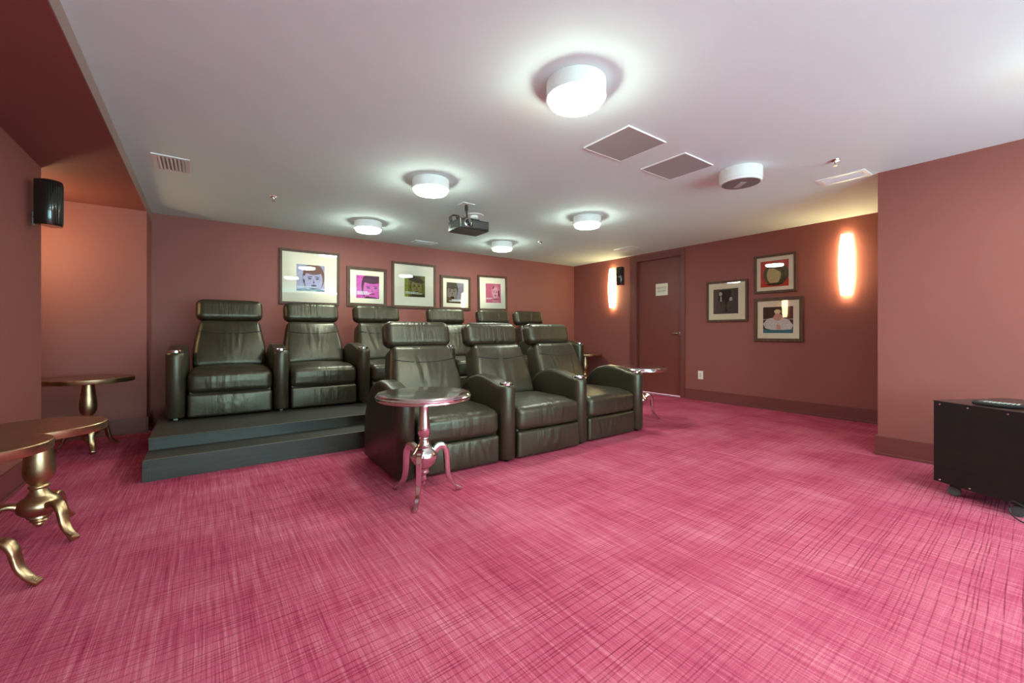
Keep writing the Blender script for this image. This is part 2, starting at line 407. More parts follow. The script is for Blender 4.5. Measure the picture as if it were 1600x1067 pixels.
def make_arm(parent, x, y, rz, foot_mat):
    a = link('armrest', arm_mesh(), M_LEATHER, parent, smooth=50); a.location = (x, y, 0); a.rotation_euler = (0, 0, rz)
    bm = bmesh.new()
    for cx_, cy_, r in ((0, 0.080, 0.058),):
        lathe(bm, [(r, 0.632), (r, 0.648), (r-0.006, 0.651), (r-0.011, 0.645), (r-0.013, 0.641), (0, 0.641)], 28, 0, (cx_, cy_), cap=False)
    for k in range(6):
        aa = 2*PI*k/6; box(bm, 0.022*math.cos(aa)-0.005, 0.078+0.022*math.sin(aa)-0.005, 0.640, 0.022*math.cos(aa)+0.005, 0.078+0.022*math.sin(aa)+0.005, 0.650)
    link('cup_holder_ring', bm, M_CHROME, a, smooth=40)
    bm = bmesh.new()
    lathe(bm, [(0.016, 0), (0.020, 0.006), (0.014, 0.012), (0.014, 0.042)], 16, 0, (0, 0.065))
    link('foot', bm, foot_mat, a, smooth=40)
    bm = bmesh.new(); lathe(bm, [(0.016, 0), (0.020, 0.006), (0.014, 0.012), (0.014, 0.042)], 16, 0, (0, 0.74))
    link('foot', bm, foot_mat, a, smooth=40)
    return a
random.seed(11)
def creases(n, cx_, spread, slant, wd):
    return [(cx_+random.uniform(-spread, spread), random.uniform(-slant, slant), random.uniform(0.7, 1.3)*wd, random.uniform(0.5, 1.0), random.uniform(-0.3, 0.3)) for _ in range(n)]
def crease(cs, u, v, L):
    """u across, v along the crease, L its half length"""
    z = 0
    for c, sl, wd, am, off in cs:
        d = u-c-sl*v; q = (v/L-off)
        if abs(d) < wd*4: z += am*(math.exp(-(d/wd)**2)-0.6*math.exp(-((d-wd*1.6)/wd)**2))*max(0, 1-q*q)
    return z
def make_recliner(label, group, x, y, z, rz, wgap, arms, foot_mat, lean=0.0, seam=True, hshift=0.0, yb=0.0):
    """x,y: centre of the seat front; wgap: clear width between arms"""
    t = thing('recliner_chair', label, 'armchair', (x, y, z), rz, group)
    W = wgap - 0.028
    ph = random.uniform(0, 6)
    cs1 = creases(7, random.uniform(-0.1, 0.16), 0.14, 0.5, 0.012); cs2 = creases(8, random.uniform(-0.10, 0.10), 0.15, 0.55, 0.012); cs3 = creases(6, 0, 0.17, 0.3, 0.013)
    cs3 = [(c_, -c_*2.6, w__, a_, 0) for c_, _, w__, a_, _ in cs3]; cs4 = creases(6, random.uniform(-0.06, 0.08), 0.10, 0.25, 0.009)
    # frame box under and behind the seat
    link('base_frame', B(-W/2+0.01, 0.06, 0.05, W/2-0.01, 0.74, 0.26, bev=0.01), M_LEATHER, t)
    # seat cushion, crowned, rolled front edge, slight side puckers
    def fseat(px, py, pz):
        k = (1-(2*px/W)**2)
        fr = 1-sm(-0.30, 0.12, py)
        up = sm(-0.06, 0.12, pz)
        pz += 0.020*k*up*(0.4+0.6*sm(-0.33, 0.0, py)) - 0.022*(1-sm(-0.32, -0.1, py))*up
        py -= 0.020*k*(1-sm(-0.31, -0.2, py))*(1-abs(pz)/0.14*0.5)
        g = 0.0042*crease(cs1, px, pz*0.8-py*0.3, 0.22)*fr
        return px, py-g, pz+g*0.6
    o = link('seat', rbox(W, 0.62, 0.222, 0.055, 44, fseat), M_LEATHER_W, t, smooth='all'); o.location = (0, 0.325, 0.345)
    def ffoot(px, py, pz):
        g = 0.0048*crease(cs2, px, pz, 0.13)*(1 if py < 0 else 0)
        k = 1-(2*px/W)**2
        return px, py-g-0.012*k*(1 if py < 0 else 0)*(1-(pz/0.12)**2), pz
    o = link('footrest', rbox(W, 0.09, 0.222, 0.026, 44, ffoot), M_LEATHER_W, t, smooth='all'); o.location = (0, 0.062, 0.122)
    # backrest: wide hips, narrower shoulders, leaning back
    BH = 0.56; BW = min(0.67, wgap-0.045)
    ang = math.radians(23+lean)
    def fback(px, py, pz):
        u = (pz+BH/2)/BH
        s = 1.0 - 0.13*sm(0.30, 1.0, u) + 0.015*math.sin(u*PI)
        k = max(0, 1-(2*px/BW)**2)
        if py < 0:
            py -= 0.030*k*max(0, math.sin(min(1, u*1.05)*PI))**0.8 if u < 0.95 else 0
            py -= 0.0075*crease(cs3, px, (0.66-u)*0.4-0.05, 0.13)
        return px*s, py, pz
    bk = link('backrest', rbox(BW, 0.24, BH, 0.062, 46, fback), M_LEATHER_B, t, smooth='all')
    bk.location = (hshift*0.6, 0.750+yb, 0.664); bk.rotation_euler = (-ang, 0, 0)
    if seam:
        bm = bmesh.new(); pts = []
        for i in range(21):
            q = -1+2*i/20; px = q*BW*0.44
            zz = 0.135-0.040*(1-q*q); u = (zz+BH/2)/BH
            k = max(0, 1-(2*px/BW)**2); yy = -0.120-0.030*k*max(0, math.sin(min(1, u*1.05)*PI))**0.8
            pts.append((px, yy-0.0005, zz))
        tube(bm, pts, 0.0035, 6); link('seam', bm, M_SEAM, bk, smooth='all')
    for s in (-1, 1):
        bm = bmesh.new(); pts = []
        for i in range(15):
            u = 0.05+0.86*i/14; sc = 1.0-0.13*sm(0.30, 1.0, u)+0.015*math.sin(u*PI)
            pts.append((s*(BW/2-0.047)*sc, -0.1215, (u-0.5)*BH))
        tube(bm, pts, 0.0035, 6); link('piping', bm, M_LEATHER, bk, smooth='all')
    def fhead(px, py, pz):
        g = -0.0045*crease(cs4, px, pz, 0.14)*(1 if py < 0 else 0)
        e = 1-0.05*sm(0.22, 0.31, abs(px))
        return px, py*e-g, pz*e
    hd = link('headrest', rbox(0.635 if wgap > 0.68 else 0.615, 0.165, 0.245, 0.066, 40, fhead), M_LEATHER_H, t, smooth='all')
    hd.location = (hshift, 0.868+yb, 1.046+0.02*(z > 0.1)); hd.rotation_euler = (-math.radians(14), 0, 0)
    for s in (-1, 1):
        bm = bmesh.new(); tube(bm, [(s*0.12, 0.02, -0.16), (s*0.12, 0.02, -0.05)], 0.008, 8); link('headrest_post', bm, M_CHROME, hd)
    for (ax_, ay_, arz) in arms: make_arm(t, ax_, ay_, arz, foot_mat)
    return t
def row(posts, z, labels, group, foot_mat, leans, hs, rots, yb=(0, 0, 0)):
    """posts: [(x,y)...] arm front centres; chair i sits between post i and i+1 and owns post i (last one owns both)"""
    out = []
    for i in range(len(posts)-1):
        (x0, y0), (x1, y1) = posts[i], posts[i+1]
        rz = math.radians(rots[i]); cx_, cy_ = (x0+x1)/2, (y0+y1)/2 + 0.005
        half = math.hypot(x1-x0, y1-y0)/2
        arms = [(-half, -0.005, 0)] + ([(half, -0.005, 0)] if i == len(posts)-2 else [])
        out.append(make_recliner(labels[i], group, cx_, cy_, z, rz, 2*half-0.148, arms, foot_mat, leans[i], hshift=hs[i], yb=yb[i]))
    return out
row([(1.172, 2.885), (2.048, 2.805), (2.945, 2.830), (3.835, 2.915)], 0,
    ['black leather recliner on the carpet right behind the nearest silver table',
     'middle black leather recliner of the front row standing on the pink carpet',
     'black leather recliner at the door end of the front row, beside the farther silver table'],
    'front row of leather recliners', M_BLACK, [0, 0, 1], [-0.02, -0.065, -0.105], [-1.2, 0, 1.4], [0.0, 0.05, 0.06])
row([(-0.213, 4.97), (0.660, 4.97), (1.515, 4.97), (2.350, 4.97)], PZ+0.0015,
    ['black leather recliner at the alcove end of the platform row, nearest the brass tables',
     'second black leather recliner from the left on the platform, under the large purple portrait',
     'third black leather recliner from the left on the platform, under the magenta portrait'],
    'back row of leather recliners', M_GREY, [0, 0, 0], [0.0, 0.02, 0.02], [-1.7, 0, 1.3])
row([(2.650, 4.97), (3.455, 4.97), (4.26, 4.97), (5.065, 4.97)], PZ+0.0015,
    ['fourth black leather recliner from the left on the platform, below the grey-brown portrait',
     'black leather recliner on the platform whose headrest shows below the rose portrait',
     'black leather recliner at the far right end of the platform row, nearest the door wall'],
    'back row of leather recliners', M_GREY, [0, 0, 0], [-0.07, 0.0, -0.05], [-0.8, 0, 1.2])

# ------------------------------------------------------------------ pedestal tables
def pedestal_table(label, group, x, y, z, r, rz, metal, topmat, silver):
    t = thing('pedestal_table', label, 'side table', (x, y, 0), rz, group)
    bm = bmesh.new()
    if silver:
        prof = [(0, z-0.050), (r-0.03, z-0.050), (r-0.012, z-0.047), (r-0.004, z-0.040), (r-0.006, z-0.033), (r, z-0.027), (r, z-0.019), (r-0.006, z-0.014), (r-0.006, z-0.010), (r-0.012, z-0.002), (r-0.03, z), (0, z)]
    else:
        prof = [(0, z-0.042), (r-0.012, z-0.042), (r-0.002, z-0.041), (r, z-0.038), (r, z-0.004), (r-0.003, z-0.0005), (r-0.012, z)]
    lathe(bm, prof, 72, 0, cap=False)
    if not silver: lathe(bm, [(r-0.012, z), (r-0.013, z-0.0008), (0, z-0.0008)], 72, 1, cap=False)
    link('table_top', bm, [metal, topmat], t, smooth=35)
    k = z/0.66
    if silver:
        P = [(0.045, z-0.049), (0.045, z-0.058), (0.032, z-0.064), (0.030, 0.58*k), (0.032, 0.53*k), (0.036, 0.48*k), (0.040, 0.44*k), (0.0415, 0.42*k), (0.040, 0.400*k), (0.034, 0.385*k), (0.029, 0.378*k), (0.033, 0.374*k), (0.033, 0.366*k), (0.028, 0.361*k), (0.031, 0.352*k), (0.037, 0.335*k), (0.050, 0.318*k), (0.056, 0.312*k), (0.058, 0.305*k), (0.074, 0.290*k), (0.084, 0.272*k), (0.086, 0.258*k), (0.082, 0.240*k), (0.068, 0.215*k), (0.048, 0.195*k), (0.036, 0.185*k)]
        F = [(0.036, 0.185*k), (0.030, 0.175*k), (0.036, 0.165*k), (0.034, 0.155*k), (0.016, 0.145*k), (0.012, 0.135*k), (0.018, 0.122*k), (0.016, 0.112*k), (0.008, 0.098*k), (0.010, 0.088*k), (0.006, 0.078*k), (0, 0.074*k)]
    else:
        P = [(0.055, z-0.040), (0.055, z-0.050), (0.043, z-0.056), (0.044, 0.585*k), (0.050, 0.52*k), (0.058, 0.46*k), (0.062, 0.41*k), (0.060, 0.37*k), (0.050, 0.335*k), (0.036, 0.318*k), (0.033, 0.310*k), (0.041, 0.304*k), (0.041, 0.292*k), (0.034, 0.286*k), (0.037, 0.27*k), (0.046, 0.252*k), (0.050, 0.243*k), (0.070, 0.228*k), (0.084, 0.205*k), (0.087, 0.185*k), (0.082, 0.160*k), (0.064, 0.138*k), (0.046, 0.128*k)]
        F = [(0.046, 0.128*k), (0.048, 0.118*k), (0.040, 0.110*k), (0.032, 0.105*k), (0.036, 0.096*k), (0.028, 0.088*k), (0.022, 0.084*k), (0.024, 0.076*k), (0.014, 0.066*k), (0.012, 0.058*k), (0, 0.052*k)]
    bm = bmesh.new(); lathe(bm, P, 40); link('pedestal', bm, metal, t, smooth=60)
    bm = bmesh.new(); lathe(bm, F, 28); link('finial', bm, metal, t, smooth=60)
    R = 0.245 if silver else 0.240
    for q in range(3):
        a = 2*PI*q/3 + PI/6
        bm = bmesh.new()
        if silver: path = spline([(0.055, 0, 0.262*k), (0.085, 0, 0.300*k), (0.118, 0, 0.312*k), (0.146, 0, 0.285*k), (0.156, 0, 0.230*k), (0.160, 0, 0.165), (0.172, 0, 0.100), (0.205, 0, 0.048), (R-0.005, 0, 0.024), (R+0.016, 0, 0.012)], 6); wt, th_ = (0.040, 0.026), (0.046, 0.020)
        else: path = spline([(0.060, 0, 0.180*k), (0.095, 0, 0.205*k), (0.130, 0, 0.205*k), (0.156, 0, 0.170*k), (0.165, 0, 0.120), (0.180, 0, 0.075), (0.208, 0, 0.040), (R-0.005, 0, 0.022), (R+0.014, 0, 0.012)], 6); wt, th_ = (0.056, 0.034), (0.030, 0.018)
        n = len(path); rings = []
        for i, p in enumerate(path):
            d_ = (path[min(i+1, n-1)]-path[max(i-1, 0)]).normalized(); nn = Vector((-d_.z, 0, d_.x)); q = i/(n-1)
            a2, b2 = (wt[0]+(wt[1]-wt[0])*q)/2, (th_[0]+(th_[1]-th_[0])*q)/2
            rings.append([bm.verts.new(p+Vector((0, 1, 0))*a2*cu_+nn*b2*cv_) for cu_, cv_ in ((1, 0.55), (0.72, 1), (-0.72, 1), (-1, 0.55), (-1, -0.55), (-0.72, -1), (0.72, -1), (1, -0.55))])
        for ra, rb in zip(rings, rings[1:]):
            for i in range(8): bm.faces.new((ra[i], ra[(i+1) % 8], rb[(i+1) % 8], rb[i]))
        bm.faces.new(rings[0]); bm.faces.new(rings[-1])
        for k2 in range(2):
            box(bm, R-0.022+0.022*k2, -wt[1]*0.42, 0.006, R-0.012+0.022*k2, wt[1]*0.42, 0.040-0.010*k2, bev=0.003)
        for v in bm.verts: v.co.z = max(0.0, v.co.z)
        o = link('leg', bm, metal, t, smooth=50); o.rotation_euler = (0, 0, a)
    return t
G_S = 'silver pedestal tables'; G_B = 'brass pedestal tables'
pedestal_table('polished silver round pedestal table in front of the nearest recliner of the front row', G_S, 1.162, 2.570, 0.682, 0.306, math.radians(-156), M_SILVER, M_SILVER, True)
pedestal_table('silver round pedestal table between the right front recliner and the door', G_S, 4.265, 3.228, 0.66, 0.313, math.radians(65), M_SILVER, M_SILVER, True)
pedestal_table('antique brass round table standing inside the alcove, farthest of the three on the left', G_B, -0.85, 5.40, 0.66, 0.318, math.radians(-104), M_BRASS, M_BRASS_TOP, False)
pedestal_table('low brass table with brown top along the left wall, its turned pedestal fully in view', G_B, -0.700, 3.27, 0.58, 0.262, math.radians(-78), M_BRASS, M_BRASS_TOP, False)
pedestal_table('nearest brass table with brown top, cut off by the left photo edge', G_B, -0.785, 2.75, 0.595, 0.240, math.radians(-58), M_BRASS, M_BRASS_TOP, False)
pedestal_table('brass table mostly hidden behind the last platform recliner, by the sconce corner', G_B, 6.02, 5.85, 0.66, 0.318, 0, M_BRASS, M_BRASS_TOP, False)

# ------------------------------------------------------------------ ceiling lights
def ceiling_light(label, x, y, lit=True, group='round ceiling lights that are lit'):
    t = thing('ceiling_light', label, 'ceiling light', (x, y, H), 0, group if lit else None)
    if lit:
        bm = bmesh.new(); lathe(bm, [(0, 0), (0.164, 0), (0.166, -0.004), (0.166, -0.088), (0.163, -0.090), (0.150, -0.090)], 64, cap=False)
        link('lamp_band', bm, M_SHADE, t, smooth=40)
        bm = bmesh.new(); lathe(bm, [(0.148, -0.088), (0.148, -0.110), (0.140, -0.119), (0.120, -0.1235), (0.06, -0.1265), (0, -0.127)], 64, cap=False)
        link('diffuser', bm, M_LAMP, t, smooth='all')
    else:
        bm = bmesh.new(); lathe(bm, [(0, 0), (0.166, 0), (0.168, -0.004), (0.168, -0.092), (0.165, -0.094), (0, -0.094)], 64, cap=False)
        link('lamp_band', bm, M_WHITE, t, smooth=40)
        bm = bmesh.new(); lathe(bm, [(0.161, -0.094), (0.161, -0.114), (0.157, -0.116), (0.149, -0.116), (0.149, -0.1145), (0, -0.1145)], 64, cap=False)
        link('cover_ring', bm, M_WHITE, t, smooth=40)
        bm = bmesh.new(); lathe(bm, [(0.1485, -0.1148), (0.1485, -0.116), (0, -0.116)], 64, cap=False); link('dark_diffuser', bm, mat('unlit_diffuser', (0.22, 0.19, 0.19), 0.5), t)
        link('paper_label', B(-0.02, -0.045, -0.118, 0.03, 0.10, -0.1162), mat('label_grey', (0.5, 0.48, 0.45), 0.6), t, rot=(0, 0, math.radians(-40)))
        bm = bmesh.new()
        for a in (0.25, 0.42): tube(bm, [(0.15*math.cos(a), 0.15*math.sin(a), -0.098), (0.178*math.cos(a), 0.178*math.sin(a), -0.094)], 0.005, 8)
        link('clip', bm, M_CHROME, t, rot=(0, 0, math.radians(-55)))
    return t
LX = (1.695, 3.775)
ceiling_light('large round lit ceiling light nearest the camera, left of the square grilles', LX[0], 1.715)
ceiling_light('round lit ceiling light to the left of the projector', LX[0], 3.60)
ceiling_light('round lit ceiling light above the platform, nearest the purple portrait', LX[0], 5.44)
ceiling_light('round lit ceiling light to the right of the projector, towards the door', LX[1], 3.63)
ceiling_light('smallest lit round ceiling light, above the rose portrait', LX[1], 5.45)
ceiling_light('unlit round white ceiling light beside the two square grilles', 3.76, 1.80, lit=False)
for yy, w1, w2 in ((-0.15, 'first', 'nearer'), (-2.0, 'second', 'rear')):  # extra lights out of view, added because the visible ones leave it dark
    ceiling_light('added lit round ceiling light, unseen behind the camera, %s row, left side' % w1, LX[0]-0.6, yy)
    ceiling_light('added lit round ceiling light, unseen behind the camera, %s row, right side' % w1, LX[1]-0.2, yy)

# two unseen uplighters added behind the camera to brighten the ceiling
M_UP = mat('fill_uplighter_bulb', (0.9, 0.9, 0.9), 0.4, emit=(0.60, 1.0, 0.97), es=FILL_UPLIGHT)
for ux_, uy_, nm in ((0.55, -2.55, 'left'), (3.30, -2.55, 'right')):
    t = thing('fill_uplighter', 'added fill uplighter, unseen behind the camera, %s side of the room' % nm, 'added fill lamp', (ux_, uy_, 0), 0, 'added fill uplighters')
    bm = bmesh.new(); lathe(bm, [(0, 0), (0.14, 0), (0.14, 0.012), (0.02, 0.03), (0, 0.03)], 32, cap=False); link('base', bm, M_BLACK, t, smooth=40)
    bm = bmesh.new(); tube(bm, [(0, 0, 0.02), (0, 0, 1.36)], 0.012, 12); link('pole', bm, M_BLACK, t, smooth=40)
    bm = bmesh.new(); lathe(bm, [(0.012, 1.33), (0.10, 1.36), (0.19, 1.43), (0.20, 1.47), (0.195, 1.47), (0.185, 1.433), (0.10, 1.37), (0.012, 1.345)], 40, cap=False); link('bowl', bm, M_BLACK, t, smooth=40)
    bm = bmesh.new(); lathe(bm, [(0, 1.40), (0.14, 1.40), (0.14, 1.405), (0, 1.405)], 32, cap=False); link('bulb', bm, M_UP, t)

# ------------------------------------------------------------------ other ceiling fixtures
def grille(label, x0, y0, x1, y1):
    t = thing('ceiling_speaker_grille', label, 'ceiling grille', ((x0+x1)/2, (y0+y1)/2, H), 0, 'square ceiling grilles')
    w_, d_ = (x1-x0)/2, (y1-y0)/2
    bm = bmesh.new(); e = 0.006
    for a in ((-w_, -d_, w_, -d_+e), (-w_, d_-e, w_, d_), (-w_, -d_+e, -w_+e, d_-e), (w_-e, -d_+e, w_, d_-e)): box(bm, a[0], a[1], -0.010, a[2], a[3], 0)
    link('grille_frame', bm, M_WHITE, t)
    link('grille_panel', B(-w_+e, -d_+e, -0.008, w_-e, d_-e, 0), M_GRILLE, t)
    return t
grille('square grey ceiling grille nearest the big round light', 2.325, 1.85, 2.750, 2.275)
grille('square grey ceiling grille next to the unlit ceiling light', 3.027, 1.87, 3.443, 2.285)
def vent(label, x0, y0, x1, y1, along='y', fr=0.03, n=7):
    t = thing('air_vent', label, 'air vent', ((x0+x1)/2, (y0+y1)/2, H), 0, 'rectangular ceiling vents')
    w_, d_ = (x1-x0)/2, (y1-y0)/2
    bm = bmesh.new()
    for a in ((-w_, -d_, w_, -d_+fr), (-w_, d_-fr, w_, d_), (-w_, -d_+fr, -w_+fr, d_-fr), (w_-fr, -d_+fr, w_, d_-fr)): box(bm, a[0], a[1], -0.008, a[2], a[3], 0, bev=0.0015)
    link('vent_frame', bm, M_WHITE, t)
    link('duct', B(-w_+fr, -d_+fr, -0.001, w_-fr, d_-fr, 0), M_GREY, t)
    for i in range(n):
        bm = bmesh.new()
        if along == 'x':   # slats run along x
            yy = -d_+fr+(2*d_-2*fr)*(i+0.5)/n
            vs = box(bm, -w_+fr, -0.010, -0.0012, w_-fr, 0.010, 0.0012)
            bmesh.ops.transform(bm, matrix=Matrix.Translation((0, yy, -0.008)) @ Matrix.Rotation(math.radians(35), 4, 'X'), verts=bm.verts[:])
        else:
            xx = -w_+fr+(2*w_-2*fr)*(i+0.5)/n
            vs = box(bm, -0.010, -d_+fr, -0.0012, 0.010, d_-fr, 0.0012)
            bmesh.ops.transform(bm, matrix=Matrix.Translation((xx, 0, -0.008)) @ Matrix.Rotation(math.radians(35), 4, 'Y'), verts=bm.verts[:])
        link('slat', bm, M_WHITE, t)
    return t
vent('white slatted ceiling vent beside the brown bulkhead, above the alcove end', -0.335, 4.32, -0.090, 4.72, 'y', 0.035, 7)
vent('ceiling vent close to the pier wall, before the bright wall sconce', 4.58, 1.15, 4.80, 1.51, 'y', 0.03, 5) if False else vent('ceiling vent close to the pier wall, before the bright wall sconce', 4.57, 1.155, 4.79, 1.515, 'y', 0.03, 3)
vent('ceiling vent against the back wall above the middle portraits', 2.60, 6.05, 2.97, 6.27, 'x', 0.03, 3)
vent('ceiling vent near the far corner, above the door sconce', 5.59, 4.41, 5.80, 4.77, 'y', 0.03, 3)
def sprinkler(label, x, y):
    t = thing('fire_sprinkler', label, 'sprinkler', (x, y, H), 0, 'ceiling sprinklers')
    bm = bmesh.new(); lathe(bm, [(0, 0), (0.034, 0), (0.032, -0.006), (0.012, -0.009), (0, -0.009)], 28, cap=False); link('escutcheon', bm, M_CHROME, t, smooth=50)
    bm = bmesh.new(); lathe(bm, [(0.009, -0.008), (0.009, -0.022), (0.005, -0.026)], 12)
    tube(bm, [(0.009, 0, -0.020), (0.013, 0, -0.030), (0.004, 0, -0.044)], 0.0025, 6); tube(bm, [(-0.009, 0, -0.020), (-0.013, 0, -0.030), (-0.004, 0, -0.044)], 0.0025, 6)
    tube(bm, [(0, 0, -0.024), (0, 0, -0.044)], 0.003, 6); lathe(bm, [(0, -0.044), (0.014, -0.044), (0.014, -0.047), (0, -0.047)], 16, cap=False)
    link('sprinkler_head', bm, M_CHROME, t, smooth=50)
sprinkler('chrome sprinkler on the ceiling between the white slatted vent and the left lit light', 0.582, 4.983)
sprinkler('chrome sprinkler on the ceiling beside the vent by the pier wall', 4.154, 1.239)
sprinkler('small chrome sprinkler on the ceiling beyond the farthest round light', 4.216, 5.049)
t = thing('smoke_detector', 'round white smoke detector on the ceiling just behind the projector', 'smoke detector', (2.62, 4.37, H))
bm = bmesh.new(); lathe(bm, [(0, 0), (0.115, 0), (0.112, -0.008), (0.10, -0.010), (0, -0.010)], 40, cap=False); link('detector_base', bm, M_WHITE, t, smooth=50)
bm = bmesh.new(); lathe(bm, [(0.05, -0.009), (0.05, -0.035), (0.042, -0.042), (0, -0.044)], 32, cap=False); link('detector_head', bm, M_WHITE, t, smooth=50)

# ------------------------------------------------------------------ projector
t = thing('video_projector', 'black projector hanging from a short pole under the ceiling', 'projector', (2.33, 4.05, H))
PB = 2.142 - H
link('ceiling_plate', B(-0.075, -0.065, -0.006, 0.075, 0.065, 0, bev=0.002), M_WHITE, t)
bm = bmesh.new(); tube(bm, [(0, 0, -0.005), (0, 0, -0.07)], 0.017, 16); tube(bm, [(0, 0, -0.06), (0.0, -0.02, PB+0.15)], 0.010, 12); link('pole', bm, M_BLACK, t, smooth=50)
bx0, by0, bx1, by1 = 2.115-2.33, 3.795-4.05, 2.462-2.33, 4.065-4.05
PG = mat('projector_shell', (0.014, 0.013, 0.012), 0.34)
PS = mat('projector_face', (0.05, 0.048, 0.044), 0.30)
bm = B(bx0, by0, PB, bx1, by1, PB+0.105, bev=0.012)
pb = link('projector_body', bm, PG, t, smooth=40)
link('front_panel', B(bx0+0.15, by0-0.004, PB+0.022, bx1-0.012, by0+0.004, PB+0.092, bev=0.002), PS, pb)
link('bottom_cover', B(bx0+0.012, by0+0.012, PB-0.003, bx1-0.012, by1-0.012, PB+0.001), mat('projector_base', (0.10, 0.095, 0.088), 0.5), pb)
lx = bx0+0.083
bm = bmesh.new(); lathe(bm, [(0.043, 0), (0.043, 0.018), (0.037, 0.020), (0.034, 0.014), (0.030, 0.002)], 36, cap=False)
l_ = link('lens_ring', bm, M_CHROME, pb, smooth=50, loc=(lx, by0+0.004, PB+0.060), rot=(PI/2, 0, 0))
bm = bmesh.new(); lathe(bm, [(0.034, 0.001), (0.034, 0.008), (0.022, 0.012), (0, 0.014)], 36, cap=False)
link('lens_glass', bm, M_GLOSS, pb, smooth=50, loc=(lx, by0+0.004, PB+0.060), rot=(PI/2, 0, 0))
link('mount_bracket', B(-0.10, -0.13, PB+0.105, 0.09, -0.01, PB+0.150, bev=0.006), M_BLACK, t)
link('bracket_arm', B(0.0, -0.10, PB+0.105, 0.105, -0.05, PB+0.125, bev=0.004), M_BLACK, t)
bm = bmesh.new()
for k in range(3):
    tube(bm, spline([(bx0+0.01, by1-0.08+0.02*k, PB+0.09), (bx0-0.012, by1-0.10+0.02*k, PB+0.15), (bx0+0.03+0.02*k, by1-0.11, PB+0.165), (bx0+0.08, by1-0.07, PB+0.125), (-0.03, -0.05, PB+0.16)], 6), 0.005, 8)
link('cable', bm, M_CABLE, t, smooth='all')
bm = bmesh.new()
for k in range(6): box(bm, bx0-0.003, by0+0.05+0.03*k, PB+0.03, bx0+0.002, by0+0.065+0.03*k, PB+0.075)
link('side_vent', bm, M_BLACK, pb)

# ------------------------------------------------------------------ wall speakers
def wall_speaker(label, x, y, z, rz, hgt, bx, by):
    """front of the cabinet looks along local +x; bx,by: wall point of the bracket in world"""
    t = thing('wall_speaker', label, 'speaker', (x, y, z), rz, 'black wall speakers')
    bm = bmesh.new(); n = 18; R = 0.075; pts = [(-0.055, -0.068), (-0.055, 0.068)] + [(0.0+0.062*math.cos(a), 0.070*math.sin(a)) for a in [PI/2-PI*k/n for k in range(n+1)]]
    rings = []
    for zz, s in ((-hgt/2, 0.95), (-hgt/2+0.006, 1), (hgt/2-0.006, 1), (hgt/2, 0.95)): rings.append([bm.verts.new((px*s, py*s, zz)) for px, py in pts])
    for a, b in zip(rings, rings[1:]):
        for i in range(len(pts)): j = (i+1) % len(pts); bm.faces.new((a[i], a[j], b[j], b[i]))
    bm.faces.new(rings[0]); bm.faces.new(rings[-1])
    link('speaker_cabinet', bm, M_GLOSS, t, smooth=40)
    bm = bmesh.new()
    for k in range(13):
        aa = -1.1+2.2*k/12
        tube(bm, [(0.063*math.cos(aa), 0.071*math.sin(aa), -hgt/2+0.02), (0.063*math.cos(aa), 0.071*math.sin(aa), hgt/2-0.02)], 0.0012, 6)
    link('grille', bm, M_BLACK, t)
    # bracket
    R_ = Matrix.Rotation(-rz, 3, 'Z'); w_ = R_ @ Vector((bx-x, by-y, 0)); zb = -hgt/2+0.05
    bm = bmesh.new(); tube(bm, [(-0.05, 0, zb+0.02), (w_.x, w_.y, zb+0.02)], 0.012, 10)
    link('bracket', bm, M_CHROME, t, smooth=40)
    bm = bmesh.new(); box(bm, -0.004, -0.016, -0.05, 0.004, 0.016, 0.05, bev=0.002); o = link('bracket_plate', bm, M_GREY, t); o.location = (w_.x, w_.y, zb+0.01); o.rotation_euler = (0, 0, -rz)
    return t
wall_speaker('glossy black curved speaker bracketed high on the left wall before the alcove', -0.925, 4.60, 2.035, math.radians(-30), 0.335, XL+0.004, 4.70)
wall_speaker('black curved speaker high on the wall between the sconce and the door', 6.255, 5.18, 2.115, math.radians(205), 0.335, XR-0.004, 5.20)

# ------------------------------------------------------------------ wall sconces
def sconce(label, x, y, z, nx, ny, group='lit opal glass wall sconces'):
    rz = math.atan2(ny, nx)
    t = thing('wall_sconce', label, 'wall lamp', (x, y, z), rz, group)
    hh = 0.37; bm = bmesh.new(); n = 16; rings = []
    for k in range(25):
        q = -1+2*k/24; hw = 0.076-0.022*abs(q)**2.2; dp = 0.092-0.030*abs(q)**2.2
        rings.append([bm.verts.new((dp*max(0, math.sin(PI*i/n))**0.8+0.012, hw*math.cos(PI*i/n), q*hh)) for i in range(n+1)])
    for a, b in zip(rings, rings[1:]):
        for i in range(n): bm.faces.new((a[i], a[i+1], b[i+1], b[i]))
    link('glass_shade', bm, M_SCONCE, t, smooth='all')
    link('back_plate', B(0, -0.045, -0.30, 0.010, 0.045, 0.30, bev=0.003), M_WHITE, t)
    bm = bmesh.new(); tube(bm, [(0.035, 0, -0.33), (0.035, 0, 0.33)], 0.014, 12); link('lamp_tube', bm, M_SCONCE, t)
    return t
sconce('tall glowing glass sconce on the right wall, beside the red and cream picture', XR-0.001, 1.777, 1.895, -1, 0)
sconce('tall glowing glass sconce near the far corner, next to the small black speaker', XR-0.001, 5.435, 1.918, -1, 0)
sconce('glass sconce hidden around the edge of the alcove, lighting it orange', XA+0.001, 5.45, 1.90, 1, 0)

